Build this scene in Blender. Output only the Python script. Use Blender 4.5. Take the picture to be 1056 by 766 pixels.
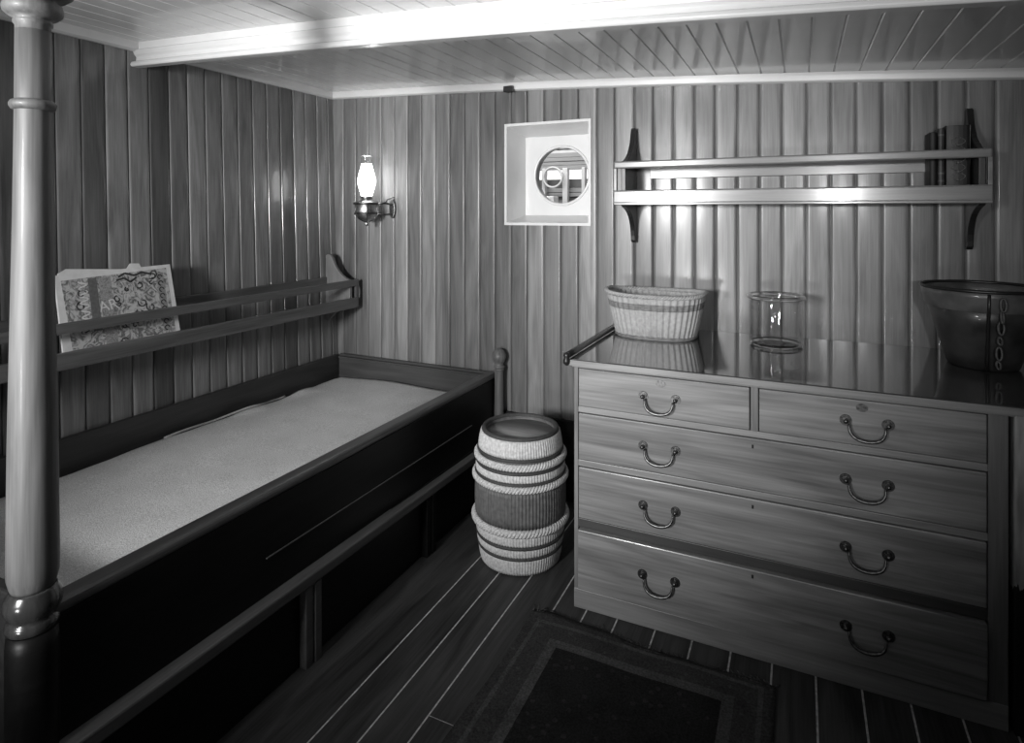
import bpy, bmesh, math, random
from mathutils import Vector, Matrix
random.seed(7)
PI = math.pi
S = bpy.context.scene
COL = S.collection
for o in list(bpy.data.objects):
    bpy.data.objects.remove(o)

# ------------------------------------------------------------------ camera
cd = bpy.data.cameras.new('camera'); cam = bpy.data.objects.new('camera', cd); COL.objects.link(cam)
YAW = math.atan(297 / 630)
cam.location = (0, 0, 1.5); cam.rotation_euler = (PI / 2, 0, YAW)
cd.sensor_width = 36; cd.lens = 630 / 1056 * 36
cd.shift_y = (219 - 383) / 1056
cd.clip_start = 0.05
S.camera = cam

# ------------------------------------------------------------------ world, lights, exposure
w = bpy.data.worlds.new('world'); S.world = w; w.use_nodes = True
w.node_tree.nodes['Background'].inputs[0].default_value = (1, 1, 1, 1)
w.node_tree.nodes['Background'].inputs[1].default_value = 0.010
S.view_settings.view_transform = 'Standard'; S.view_settings.look = 'None'
S.view_settings.gamma = 1; S.view_settings.use_curve_mapping = False
S.view_settings.exposure = 0.0

def spot(name, loc, target, power, size, blend, radius):
    l = bpy.data.lights.new(name, 'SPOT'); l.energy = power; l.spot_size = math.radians(size); l.spot_blend = blend
    l.shadow_soft_size = radius
    o = bpy.data.objects.new(name, l); COL.objects.link(o); o.location = loc
    o.rotation_euler = (Vector(target) - Vector(loc)).to_track_quat('-Z', 'Y').to_euler()
    return o
def area(name, loc, target, power, sx, sy):
    l = bpy.data.lights.new(name, 'AREA'); l.shape = 'RECTANGLE'; l.energy = power; l.size = sx; l.size_y = sy
    o = bpy.data.objects.new(name, l); COL.objects.link(o); o.location = loc
    o.rotation_euler = (Vector(target) - Vector(loc)).to_track_quat('-Z', 'Y').to_euler()
    return o
spot('photo_lamp', (-1.40, -1.6, 1.68), (-1.45, 3.0, 1.42), 680, 58, 0.9, 0.26)
spot('second_photo_lamp', (0.37, -1.6, 1.70), (-0.55, 3.0, 1.80), 165, 52, 1.0, 0.055)
spot('ceiling_fill_spot', (-1.15, -2.2, 0.55), (-1.1, 2.9, 2.2), 235, 50, 1.0, 0.2)  # added unseen fill that brightens the ceiling from below
area('deck_daylight', (-1.75, 3.7, 2.5), (-1.75, 4.6, 1.8), 22, 1.2, 0.4)

# ------------------------------------------------------------------ materials
def g(v): return (v, v, v, 1)
def newmat(name):
    m = bpy.data.materials.new(name); m.use_nodes = True
    nt = m.node_tree; b = nt.nodes['Principled BSDF']
    return m, nt, b
def plain(name, v, rough=.5, metal=0, coat=0, noise=0, nscale=40, bump=0, spec=.5):
    m, nt, b = newmat(name)
    b.inputs['Base Color'].default_value = g(v); b.inputs['Roughness'].default_value = rough
    b.inputs['Metallic'].default_value = metal; b.inputs['Coat Weight'].default_value = coat
    b.inputs['Specular IOR Level'].default_value = spec
    tc = nt.nodes.new('ShaderNodeTexCoord')
    n = nt.nodes.new('ShaderNodeTexNoise'); n.inputs['Scale'].default_value = nscale; n.inputs['Detail'].default_value = 5
    nt.links.new(tc.outputs['Object'], n.inputs['Vector'])
    if noise:
        r = nt.nodes.new('ShaderNodeMapRange'); r.inputs[1].default_value = .3; r.inputs[2].default_value = .7
        r.inputs[3].default_value = v * (1 - noise); r.inputs[4].default_value = v * (1 + noise)
        nt.links.new(n.outputs['Fac'], r.inputs[0]); nt.links.new(r.outputs[0], b.inputs['Base Color'])
    if bump:
        bp = nt.nodes.new('ShaderNodeBump'); bp.inputs['Strength'].default_value = bump; bp.inputs['Distance'].default_value = .004
        nt.links.new(n.outputs['Fac'], bp.inputs['Height']); nt.links.new(bp.outputs[0], b.inputs['Normal'])
    return m
def wood(name, lo, hi, grain='Z', spacing=0, baxis='X', off=0, rough=.3, coat=0, var=.25, bump=.15, scale=1.0, coatr=.12, spec=.5, figure=1.0):
    """grain: axis along which the fibres run; spacing: width of the boards counted along baxis"""
    m, nt, b = newmat(name); N = nt.nodes.new; L = nt.links.new
    tc = N('ShaderNodeTexCoord'); sep = N('ShaderNodeSeparateXYZ'); L(tc.outputs['Object'], sep.inputs[0])
    vec = tc.outputs['Object']; rnd = None
    if spacing:
        a = N('ShaderNodeMath'); a.operation = 'SUBTRACT'; a.inputs[1].default_value = off; L(sep.outputs[baxis], a.inputs[0])
        d = N('ShaderNodeMath'); d.operation = 'DIVIDE'; d.inputs[1].default_value = spacing; L(a.outputs[0], d.inputs[0])
        f = N('ShaderNodeMath'); f.operation = 'FLOOR'; L(d.outputs[0], f.inputs[0])
        wn = N('ShaderNodeTexWhiteNoise'); wn.noise_dimensions = '1D'; L(f.outputs[0], wn.inputs['W'])
        rnd = wn
        sc = N('ShaderNodeVectorMath'); sc.operation = 'SCALE'; sc.inputs['Scale'].default_value = 7.0
        L(wn.outputs['Color'], sc.inputs[0])
        ad = N('ShaderNodeVectorMath'); ad.operation = 'ADD'; L(tc.outputs['Object'], ad.inputs[0]); L(sc.outputs[0], ad.inputs[1])
        vec = ad.outputs[0]
    def noise(along, across, detail, dist):
        mp = N('ShaderNodeMapping')
        s = [across * scale] * 3; s['XYZ'.index(grain)] = along * scale
        mp.inputs['Scale'].default_value = s; L(vec, mp.inputs['Vector'])
        n = N('ShaderNodeTexNoise'); n.inputs['Scale'].default_value = 1; n.inputs['Detail'].default_value = detail
        n.inputs['Distortion'].default_value = dist; L(mp.outputs[0], n.inputs['Vector']); return n
    n1 = noise(1.6, 16, 6, 1.2 * figure); n2 = noise(5, 170, 3, 0)
    mx = N('ShaderNodeMix'); mx.data_type = 'FLOAT'; mx.inputs[0].default_value = .32
    L(n1.outputs['Fac'], mx.inputs[2]); L(n2.outputs['Fac'], mx.inputs[3])
    r = N('ShaderNodeMapRange'); r.inputs[1].default_value = .33; r.inputs[2].default_value = .67
    r.inputs[3].default_value = lo; r.inputs[4].default_value = hi; L(mx.outputs[0], r.inputs[0])
    out = r.outputs[0]
    if rnd:
        rr = N('ShaderNodeMapRange'); rr.inputs[3].default_value = 1 - var; rr.inputs[4].default_value = 1 + var
        L(rnd.outputs['Value'], rr.inputs[0])
        mu = N('ShaderNodeMath'); mu.operation = 'MULTIPLY'; L(out, mu.inputs[0]); L(rr.outputs[0], mu.inputs[1]); out = mu.outputs[0]
    L(out, b.inputs['Base Color'])
    b.inputs['Roughness'].default_value = rough; b.inputs['Coat Weight'].default_value = coat; b.inputs['Coat Roughness'].default_value = coatr
    b.inputs['Specular IOR Level'].default_value = spec
    if bump:
        bp = N('ShaderNodeBump'); bp.inputs['Strength'].default_value = bump; bp.inputs['Distance'].default_value = .002
        L(mx.outputs[0], bp.inputs['Height']); L(bp.outputs[0], b.inputs['Normal'])
    return m

BS = 0.0965           # width of the wall boards
M = {}
M['back'] = wood('back_wall_boards', .10, .23, 'Z', BS, 'X', .70, .38, .22, .34, coatr=.17, spec=.4)
M['left'] = wood('left_wall_boards', .08, .22, 'Z', BS, 'Y', 1.413, .36, .3, .5, coatr=.10)
M['right'] = wood('right_wall_boards', .10, .20, 'Z', BS, 'Y', 0, .33, .3, .3)
M['white'] = plain('white_gloss_paint', .64, .25, coat=.2, noise=.03, nscale=8, bump=.05)
M['ceil'] = plain('white_ceiling_paint', .66, .22, coat=.3, noise=.03, nscale=6, bump=.03)
M['floor'] = wood('floor_planks', .018, .075, 'Y', 0, rough=.5, bump=.4, spec=.3)
M['caulk'] = plain('pale_seam_caulk', .55, .6, noise=.4, nscale=60)
M['darkbase'] = wood('dark_base_board', .006, .012, 'X', rough=.5, spec=.25)
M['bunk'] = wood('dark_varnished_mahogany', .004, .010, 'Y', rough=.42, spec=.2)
M['bunk_in'] = wood('bunk_inner_board', .022, .045, 'Y', rough=.4)
M['bunk_end'] = wood('bunk_end_board', .045, .08, 'X', rough=.4)
M['cap'] = wood('bunk_cap_rail_wood', .05, .10, 'Y', rough=.35, coat=.3)
M['strip'] = wood('worn_strip_wood', .05, .11, 'Y', rough=.6)
M['fabric'] = None
M['post'] = wood('turned_post_wood', .06, .15, 'Z', rough=.55, coat=.05, bump=.08)
M['rack'] = wood('rack_wood', .055, .13, 'Y', rough=.35, coat=.3)
M['rackend'] = wood('rack_bracket_wood', .11, .22, 'Z', rough=.4)
M['shelf'] = wood('wall_shelf_wood', .14, .23, 'X', rough=.25, coat=.5, bump=.06)
M['bracket'] = wood('dark_bracket_wood', .008, .018, 'Z', rough=.35)
M['chest'] = wood('chest_carcass_wood', .18, .32, 'X', rough=.35, coat=.3, bump=.08)
M['stile'] = wood('chest_stile_wood', .12, .24, 'Z', rough=.35, coat=.3, bump=.08)
M['drawer'] = wood('drawer_mahogany', .13, .33, 'X', rough=.33, coat=.3, bump=.08, scale=.7, figure=1.6)
M['top'] = wood('chest_top_mahogany', .04, .085, 'X', rough=.12, coat=1.0, coatr=.04, bump=.03)
M['brass'] = plain('aged_brass', .45, .35, metal=1, noise=.4, nscale=90)
M['darkbrass'] = plain('tarnished_brass', .15, .4, metal=1, noise=.5, nscale=120)
M['iron'] = plain('black_iron', .015, .35)
M['black'] = plain('black_paint', .008, .5)

def fabric():
    m, nt, b = newmat('speckled_wool'); N = nt.nodes.new; L = nt.links.new
    tc = N('ShaderNodeTexCoord'); n = N('ShaderNodeTexNoise'); n.inputs['Scale'].default_value = 260; n.inputs['Detail'].default_value = 3
    L(tc.outputs['Object'], n.inputs['Vector'])
    n2 = N('ShaderNodeTexNoise'); n2.inputs['Scale'].default_value = 6; L(tc.outputs['Object'], n2.inputs['Vector'])
    r = N('ShaderNodeMapRange'); r.inputs[1].default_value = .3; r.inputs[2].default_value = .7; r.inputs[3].default_value = .42; r.inputs[4].default_value = .78
    L(n.outputs['Fac'], r.inputs[0])
    r2 = N('ShaderNodeMapRange'); r2.inputs[3].default_value = .85; r2.inputs[4].default_value = 1.15; L(n2.outputs['Fac'], r2.inputs[0])
    mu = N('ShaderNodeMath'); mu.operation = 'MULTIPLY'; L(r.outputs[0], mu.inputs[0]); L(r2.outputs[0], mu.inputs[1])
    L(mu.outputs[0], b.inputs['Base Color']); b.inputs['Roughness'].default_value = .95; b.inputs['Specular IOR Level'].default_value = .1
    bp = N('ShaderNodeBump'); bp.inputs['Strength'].default_value = .5; bp.inputs['Distance'].default_value = .003
    L(n.outputs['Fac'], bp.inputs['Height']); L(bp.outputs[0], b.inputs['Normal'])
    return m
M['fabric'] = fabric()

def glassmat(name, rough=.0, tint=.97):
    m, nt, b = newmat(name); b.inputs['Base Color'].default_value = g(tint); b.inputs['Roughness'].default_value = rough
    b.inputs['Transmission Weight'].default_value = 1; b.inputs['IOR'].default_value = 1.45
    return m
M['glass'] = glassmat('clear_glass')
def thinglass(name):
    m, nt, b = newmat(name); N = nt.nodes.new; L = nt.links.new
    t = N('ShaderNodeBsdfTransparent'); t.inputs[0].default_value = g(.985)
    gl = N('ShaderNodeBsdfGlossy'); gl.inputs['Roughness'].default_value = .02
    lw = N('ShaderNodeLayerWeight'); lw.inputs[0].default_value = .5
    pw = N('ShaderNodeMath'); pw.operation = 'POWER'; pw.inputs[1].default_value = 2.6; L(lw.outputs['Facing'], pw.inputs[0])
    fr = N('ShaderNodeMath'); fr.operation = 'MULTIPLY_ADD'; fr.inputs[1].default_value = .62; fr.inputs[2].default_value = .06; L(pw.outputs[0], fr.inputs[0])
    mx = N('ShaderNodeMixShader'); L(fr.outputs[0], mx.inputs[0]); L(t.outputs[0], mx.inputs[1]); L(gl.outputs[0], mx.inputs[2])
    L(mx.outputs[0], nt.nodes['Material Output'].inputs[0]); return m
M['pane'] = thinglass('window_pane_glass'); M['jarglass'] = thinglass('thin_jar_glass')
def emit(name, v, s):
    m, nt, b = newmat(name); b.inputs['Base Color'].default_value = g(.8)
    b.inputs['Emission Color'].default_value = g(v); b.inputs['Emission Strength'].default_value = s; return m
M['flame'] = emit('glowing_lamp_globe', 1, 7.0)
M['daylight'] = emit('daylit_opening', 1, 1.0)

# ------------------------------------------------------------------ mesh builder (world coordinates)
class MB:
    def __init__(self): self.bm = bmesh.new()
    def box(self, x0, x1, y0, y1, z0, z1):
        P = [(x0, y0, z0), (x1, y0, z0), (x1, y1, z0), (x0, y1, z0), (x0, y0, z1), (x1, y0, z1), (x1, y1, z1), (x0, y1, z1)]
        return self.hexa(P)
    def hexa(self, P):
        v = [self.bm.verts.new(p) for p in P]
        for f in [(0, 3, 2, 1), (4, 5, 6, 7), (0, 1, 5, 4), (1, 2, 6, 5), (2, 3, 7, 6), (3, 0, 4, 7)]:
            self.bm.faces.new([v[i] for i in f])
        return self
    def prism(self, poly, axis, a0, a1):
        """poly: 2-D outline in the two other axes (in xyz order), extruded along axis"""
        def p(u, v, a):
            return {'X': (a, u, v), 'Y': (u, a, v), 'Z': (u, v, a)}[axis]
        A = [self.bm.verts.new(p(u, v, a0)) for u, v in poly]; B = [self.bm.verts.new(p(u, v, a1)) for u, v in poly]
        n = len(poly); self.bm.faces.new(A); self.bm.faces.new(B[::-1])
        for i in range(n): self.bm.faces.new((A[i], B[i], B[(i + 1) % n], A[(i + 1) % n]))
        return self
    def sweep(self, sections):
        """list of closed rings of points with equal counts"""
        R = [[self.bm.verts.new(p) for p in s] for s in sections]; n = len(R[0])
        for a, b in zip(R, R[1:]):
            for i in range(n): self.bm.faces.new((a[i], a[(i + 1) % n], b[(i + 1) % n], b[i]))
        self.bm.faces.new(R[0][::-1]); self.bm.faces.new(R[-1]); return self
    def lathe(self, c, prof, n=48, sx=1, sy=1, rib=0, ribn=0, cap=True, smooth=True):
        rings = []
        for r, z in prof:
            ring = []
            for i in range(n):
                t = 2 * PI * i / n
                rr = r * (1 + (rib * math.cos(ribn * t) if ribn else 0))
                ring.append(self.bm.verts.new((c[0] + rr * sx * math.cos(t), c[1] + rr * sy * math.sin(t), c[2] + z)))
            rings.append(ring)
        for a, b in zip(rings, rings[1:]):
            for i in range(n):
                f = self.bm.faces.new((a[i], a[(i + 1) % n], b[(i + 1) % n], b[i])); f.smooth = smooth
        if cap:
            if prof[0][0] > 1e-5: self.bm.faces.new(rings[0][::-1])
            if prof[-1][0] > 1e-5: self.bm.faces.new(rings[-1])
        return self
    def tube(self, pts, r, n=10, closed=False, taper=None):
        pts = [Vector(p) for p in pts]; k = len(pts); rings = []
        up = Vector((0, 0, 1)); prev = None
        for i, p in enumerate(pts):
            if closed: t = (pts[(i + 1) % k] - pts[i - 1])
            else: t = pts[min(i + 1, k - 1)] - pts[max(i - 1, 0)]
            t.normalize()
            if prev is None:
                a = t.cross(up)
                if a.length < .1: a = t.cross(Vector((1, 0, 0)))
                a.normalize()
            else:
                a = prev - t * prev.dot(t); a.normalize()
            prev = a; b = t.cross(a)
            rr = r if taper is None else r * taper[i]
            rings.append([self.bm.verts.new(p + (a * math.cos(2 * PI * j / n) + b * math.sin(2 * PI * j / n)) * rr) for j in range(n)])
        m = k if closed else k - 1
        for i in range(m):
            A, B = rings[i], rings[(i + 1) % k]
            for j in range(n):
                f = self.bm.faces.new((A[j], A[(j + 1) % n], B[(j + 1) % n], B[j])); f.smooth = True
        if not closed:
            self.bm.faces.new(rings[0][::-1]); self.bm.faces.new(rings[-1])
        return self
    def ball(self, c, r, n=16, sz=1):
        k = n // 2
        return self.lathe(c, [(max(1e-6, r * math.sin(PI * i / k)), -r * sz * math.cos(PI * i / k)) for i in range(k + 1)], n)
    def build(self, name, mat, parent=None, bevel=0, seg=2, origin=None, solid=0):
        bm = self.bm
        bmesh.ops.remove_doubles(bm, verts=bm.verts, dist=1e-6)
        bmesh.ops.recalc_face_normals(bm, faces=bm.faces)
        if parent is not None: org = WORLD[parent.name]
        elif origin is not None: org = Vector(origin)
        else:
            xs = [v.co.x for v in bm.verts]; ys = [v.co.y for v in bm.verts]; zs = [v.co.z for v in bm.verts]
            org = Vector(((min(xs) + max(xs)) / 2, (min(ys) + max(ys)) / 2, min(zs)))
        bmesh.ops.translate(bm, vec=-org, verts=bm.verts)
        me = bpy.data.meshes.new(name); bm.to_mesh(me); bm.free()
        for mm in (mat if isinstance(mat, list) else [mat]): me.materials.append(mm)
        o = bpy.data.objects.new(name, me); COL.objects.link(o)
        WORLD[o.name] = org
        if parent is not None: o.parent = parent
        else: o.location = org
        if solid:
            s = o.modifiers.new('solid', 'SOLIDIFY'); s.thickness = solid; s.offset = -1
        if bevel:
            bv = o.modifiers.new('bevel', 'BEVEL'); bv.width = bevel; bv.segments = seg; bv.limit_method = 'ANGLE'; bv.angle_limit = math.radians(40)
        return o
WORLD = {}
def tag(o, label=None, cat=None, group=None, kind=None):
    if label: o['label'] = label
    if cat: o['category'] = cat
    if group: o['group'] = group
    if kind: o['kind'] = kind
    return o
def empty(name, loc, label=None, cat=None, group=None, kind=None):
    o = bpy.data.objects.new(name, None); COL.objects.link(o); o.location = loc; o.empty_display_size = .1
    WORLD[o.name] = Vector(loc); return tag(o, label, cat, group, kind)
def struct(o): o['kind'] = 'structure'; return o

# ------------------------------------------------------------------ room shell
B = 3.007
def xl(z): return -2.67 + .0294 * (2.21 - z)              # the left wall leans in towards its foot
def zt(x): u = x + 2.68; return 2.211 - .034 * u - .0064 * u * u    # underside of the ceiling moulding (camber of the deck)
def zc(x): return zt(x) + .042
XR, YF = 1.15, -2.4

def board_profile(a0, a1, left_bev=True, right_bev=True):
    """(position, recess) pairs over one board: slightly cupped face with a bevel on each edge"""
    p = []; wd = a1 - a0; bv = .0036
    if left_bev: p.append((a0 + .0006, .005))
    for i in range(9):
        t = i / 8; u = a0 + (bv if left_bev else 0) + t * (wd - (bv if left_bev else 0) - (bv if right_bev else 0))
        p.append((u, -.0007 * math.sin(PI * t)))
    if right_bev: p.append((a1 - .0006, .005))
    return p
HX0, HX1, HZ0, HZ1 = -1.45, -0.975, 1.44, 1.972           # opening in the back wall
def panel_wall(edges, zlo, zhi, place, mat, name, hole=None):
    mb = MB()
    for a0, a1 in zip(edges, edges[1:]):
        spans = [(a0, a1, None)]
        if hole:
            h0, h1 = hole[:2]; cuts = sorted({a0, a1} | {h for h in (h0, h1) if a0 + .002 < h < a1 - .002})
            spans = [(u, v, None) for u, v in zip(cuts, cuts[1:])]
        for u, v, _ in spans:
            pr = board_profile(u, v, u == a0, v == a1)
            zr = [(zlo, zhi(u, v))]
            if hole and u >= hole[0] - .003 and v <= hole[1] + .003: zr = [(zlo, hole[2]), (hole[3], zhi(u, v))]
            for z0, z1 in zr:
                lo = [mb.bm.verts.new(place(p, d, z0)) for p, d in pr]; hi = [mb.bm.verts.new(place(p, d, z1)) for p, d in pr]
                for i in range(len(pr) - 1):
                    f = mb.bm.faces.new((lo[i], lo[i + 1], hi[i + 1], hi[i])); f.smooth = 0 < i < len(pr) - 2 or not (u == a0 and v == a1)
    # backing behind the grooves
    for a0, a1 in zip(edges[:-1], edges[1:]):
        seg = [(a0, a1, zlo, zhi(a0, a1))]
        if hole and a1 > hole[0] and a0 < hole[1]:
            seg = [(a0, a1, zlo, hole[2]), (a0, a1, hole[3], zhi(a0, a1))]
            if a0 < hole[0]: seg.append((a0, hole[0], hole[2], hole[3]))
            if a1 > hole[1]: seg.append((hole[1], a1, hole[2], hole[3]))
        for s0, s1, z0, z1 in seg:
            P = []
            for z in (z0, z1):
                P += [place(s0, .007, z), place(s1, .007, z), place(s1, .04, z), place(s0, .04, z)]
            mb.hexa(P)
    return struct(mb.build(name, mat, origin=(0, 0, 0)))
edges_b = [.70 - BS * i for i in range(36, -1, -1)]
edges_b = [e for e in edges_b if e > -2.70] + [.80, 1.0, XR + .02]
panel_wall([-2.69] + edges_b, -.02, lambda a, b: max(zc(a), zc(b)), lambda p, d, z: (p, B + d, z), M['back'], 'wall_back', (HX0, HX1, HZ0, HZ1))
edges_l = [1.413 + BS * i for i in range(-39, 17)] + [3.012]
panel_wall(edges_l, -.02, lambda a, b: 2.262, lambda p, d, z: (xl(z) - d, p, z), M['left'], 'wall_left')
edges_r = [3.012 - BS * i for i in range(0, 57)][::-1]
panel_wall(edges_r, -.02, lambda a, b: 2.05, lambda p, d, z: (XR + d, p, z), M['right'], 'wall_right')

# floor: planks along Y with pale caulked seams
seams = [-2.67, -2.54, -2.41, -2.28, -2.15, -2.02, -1.89, -1.76, -1.63, -1.50, -1.26, -1.133, -1.003, -.843, -.728, -.61, -.471, -.342, -.214, -.084, .046, .176, .306, .436, .566, .696, .826, .956, 1.086, 1.2]
mb = MB(); rj = random.Random(3)
for x0, x1 in zip(seams, seams[1:]):
    ys = [YF, 1.543, 3.03] if abs(x0 + 1.003) < .01 else [YF, rj.uniform(-.3, .8), 3.03]
    for y0, y1 in zip(ys, ys[1:]):
        mb.box(x0 + .003, x1 - .003, y0 + .002, y1 - .002, -.04, 0)
nf = len(mb.bm.faces)
for x in seams: mb.box(x - .0032, x + .0032, YF, 3.03, -.03, -.0012)
for x0, x1 in zip(seams, seams[1:]):
    if abs(x0 + 1.003) < .01: mb.box(x0, x1, 1.5405, 1.5455, -.03, -.0012)
mb.bm.faces.ensure_lookup_table()
for f in mb.bm.faces[nf:]: f.material_index = 1
struct(mb.build('floor', [M['floor'], M['caulk']], origin=(0, 0, 0)))

# ceiling: tongued boards along Y following the camber
mb = MB(); x = .711 - .0965 * 36
while x < XR + .05:
    x1 = x + .0965; pr = [(x + .0005, .004), (x + .004, 0), (x1 - .004, 0), (x1 - .0005, .004)]
    A = [mb.bm.verts.new((p, YF, zc(p) + d)) for p, d in pr]; Bv = [mb.bm.verts.new((p, B + .03, zc(p) + d)) for p, d in pr]
    for i in range(3): mb.bm.faces.new((A[i], A[i + 1], Bv[i + 1], Bv[i]))
    mb.hexa([(x, YF, zc(x) + .0045), (x1, YF, zc(x1) + .0045), (x1, B + .03, zc(x1) + .0045), (x, B + .03, zc(x) + .0045),
             (x, YF, zc(x) + .03), (x1, YF, zc(x1) + .03), (x1, B + .03, zc(x1) + .03), (x, B + .03, zc(x) + .03)])
    x = x1
struct(mb.build('ceiling', M['ceil'], origin=(0, 0, 0)))

# white mouldings: along the back wall, the left wall, and the deck beam
def along_x(prof, name, mat, x0=-2.66, x1=XR, n=30):
    mb = MB(); secs = []
    for i in range(n + 1):
        x = x0 + (x1 - x0) * i / n
        secs.append([(x, y, zt(x) + z) for y, z in prof])
    mb.sweep(secs); return mb.build(name, mat, origin=(0, 0, 0), bevel=.003)
struct(along_x([(B - .012, 0), (B - .028, .006), (B - .03, .03), (B - .034, .043), (B + .01, .043), (B + .01, 0)], 'trim_back', M['white']))
mb = MB(); z0 = 2.211
mb.prism([(xl(z0) - .02, z0), (xl(z0) + .014, z0), (xl(z0) + .028, z0 + .008), (xl(z0) + .03, z0 + .044), (xl(z0) - .02, z0 + .044)], 'Y', YF, B)
struct(mb.build('trim_left', M['white'], origin=(0, 0, 0), bevel=.003))
struct(along_x([(1.735, .043), (1.738, .012), (1.728, .006), (1.735, -.012), (1.745, -.022), (1.742, -.038), (1.722, -.046), (1.716, -.058), (1.722, -.067),
                (1.762, -.067), (1.766, -.06), (1.766, .043)], 'trim_beam', M['white'], x0=-2.685))
mb = MB(); mb.box(-2.60, 1.1, B - .018, B + .01, 0, .418)
struct(mb.build('baseboard_back', M['darkbase'], origin=(0, 0, 0), bevel=.004))
# small dark bracket on the back moulding
o = MB().box(-1.447, -1.390, B - .052, B - .028, 2.148, 2.180).build('bracket', M['iron'], bevel=.004)
tag(o, 'small dark iron bracket on the white moulding above the square window', 'bracket')

# ------------------------------------------------------------------ square white window with a round light
win = empty('window_1', (-1.21, B, HZ0), 'white square recessed window with a round glass light in the back wall', 'window', kind='structure')
FX0, FX1, FZ0, FZ1 = -1.459, -.967, 1.431, 1.981
IX0, IX1, IZ0, IZ1, DY = -1.403, -1.022, 1.484, 1.922, B + .15
mb = MB()
def ringbox(mb, o0, o1, y0, y1):
    (a, b_, c, d_), (e, f_, g_, h) = o0, o1
    A = [(a, y0, c), (b_, y0, c), (b_, y0, d_), (a, y0, d_)]; Bq = [(e, y1, g_), (f_, y1, g_), (f_, y1, h), (e, y1, h)]
    va = [mb.bm.verts.new(p) for p in A]; vb = [mb.bm.verts.new(p) for p in Bq]
    for i in range(4): mb.bm.faces.new((va[i], va[(i + 1) % 4], vb[(i + 1) % 4], vb[i]))
ringbox(mb, (FX0, FX1, FZ0, FZ1), (FX0, FX1, FZ0, FZ1), B + .005, B - .010)      # lip
ringbox(mb, (FX0, FX1, FZ0, FZ1), (FX0 + .014, FX1 - .014, FZ0 + .014, FZ1 - .014), B - .010, B - .010)
ringbox(mb, (FX0 + .014, FX1 - .014, FZ0 + .014, FZ1 - .014), (IX0, IX1, IZ0, IZ1), B - .010, DY)
mb.build('window_frame', M['white'], win)
CX, CZ, CR = -1.186, 1.703, .162
mb = MB(); n = 64
inner = [mb.bm.verts.new((CX + CR * math.cos(2 * PI * i / n), DY, CZ + CR * math.sin(2 * PI * i / n))) for i in range(n)]
inb = [mb.bm.verts.new((CX + CR * math.cos(2 * PI * i / n), DY + .07, CZ + CR * math.sin(2 * PI * i / n))) for i in range(n)]
def sq(i):
    c, s = math.cos(2 * PI * i / n), math.sin(2 * PI * i / n); k = 1 / max(abs(c), abs(s))
    return (min(IX1, max(IX0, CX + c * k * .25)), DY, min(IZ1, max(IZ0, CZ + s * k * .25)))
outer = [mb.bm.verts.new(sq(i)) for i in range(n)]
for i in range(n):
    mb.bm.faces.new((inner[i], inner[(i + 1) % n], outer[(i + 1) % n], outer[i]))
    mb.bm.faces.new((inner[i], inner[(i + 1) % n], inb[(i + 1) % n], inb[i]))
mb.build('back_panel', M['white'], win)
mb = MB(); mb.tube([(CX + (CR - .002) * math.cos(2 * PI * i / 64), DY - .002, CZ + (CR - .002) * math.sin(2 * PI * i / 64)) for i in range(64)], .008, 8, True)
mb.build('rim_ring', M['white'], win)
mb = MB(); v = [mb.bm.verts.new((CX + CR * math.cos(2 * PI * i / n), DY + .03, CZ + CR * math.sin(2 * PI * i / n))) for i in range(n)]; mb.bm.faces.new(v)
mb.build('pane', M['pane'], win)
MB().box(-1.032, -1.026, DY - .006, DY + .004, 1.903, 1.909).build('latch_pin', M['iron'], win)

# what shows through the round light: a white deckhouse with daylit openings
mb = MB(); Y2 = 4.6
M['greyboard'] = wood('grey_weathered_boards', .25, .34, 'X', rough=.6)
M['paleboard'] = plain('pale_deck_paint', .6, .5, noise=.06, nscale=10)
for i, (za, zb) in enumerate([(1.975, 2.005), (2.008, 2.04), (2.043, 2.20)]): mb.box(-2.4, -1.1, Y2 - .02 * i, Y2 + .03, za, zb)
struct(mb.build('wall_deckhouse_upper', M['paleboard'], origin=(0, 0, 0), bevel=.003))
mb = MB()
for i, (za, zb) in enumerate([(1.842, 1.874), (1.876, 1.905), (1.907, 1.937), (1.939, 1.973)]): mb.box(-2.4, -1.1, Y2 - .03 + .008 * (i % 2), Y2 + .03, za, zb)
struct(mb.build('wall_deckhouse_boards', M['greyboard'], origin=(0, 0, 0), bevel=.003))
mb = MB(); mb.box(-2.6, -.9, B + .3, Y2 + .03, 1.26, 1.30)
struct(mb.build('floor_deck', M['greyboard'], origin=(0, 0, 0)))
struct(MB().box(-2.4, -1.1, Y2 + .05, Y2 + .06, 1.76, 1.86).build('window_2', M['daylight'], origin=(0, 0, 0)))
mb = MB(); mb.box(-2.4, -1.1, Y2, Y2 + .03, 1.70, 1.765)
struct(mb.build('wall_deckhouse_middle', plain('dark_grey_paint', .12, .5, noise=.2, nscale=12), origin=(0, 0, 0)))
mb = MB(); mb.box(-2.4, -1.1, Y2 - .01, Y2 + .03, 1.3, 1.62); mb.box(-2.4, -1.1, Y2 - .04, Y2 + .03, 1.625, 1.655); mb.box(-2.4, -1.1, Y2 - .02, Y2 + .03, 1.66, 1.695)
struct(mb.build('wall_deckhouse_lower', M['greyboard'], origin=(0, 0, 0), bevel=.003))
for k, (px, wd) in enumerate([(-1.845, .03), (-1.665, .045), (-1.515, .03)]):
    o = MB().box(px - wd / 2, px + wd / 2, Y2 - .10, Y2 - .05, 1.3, 1.85).build('deck_post', M['paleboard'], bevel=.006)
    tag(o, ['left one of three pale posts seen through the round window', 'middle and widest of three pale posts seen through the round window', 'right one of three pale posts seen through the round window'][k], 'post', 'posts seen through the round window')
mb = MB(); mb.tube([(-1.755 + .078 * math.cos(2 * PI * i / 40), Y2 - .13, 1.775 + .078 * math.sin(2 * PI * i / 40)) for i in range(40)], .009, 8, True)
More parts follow.
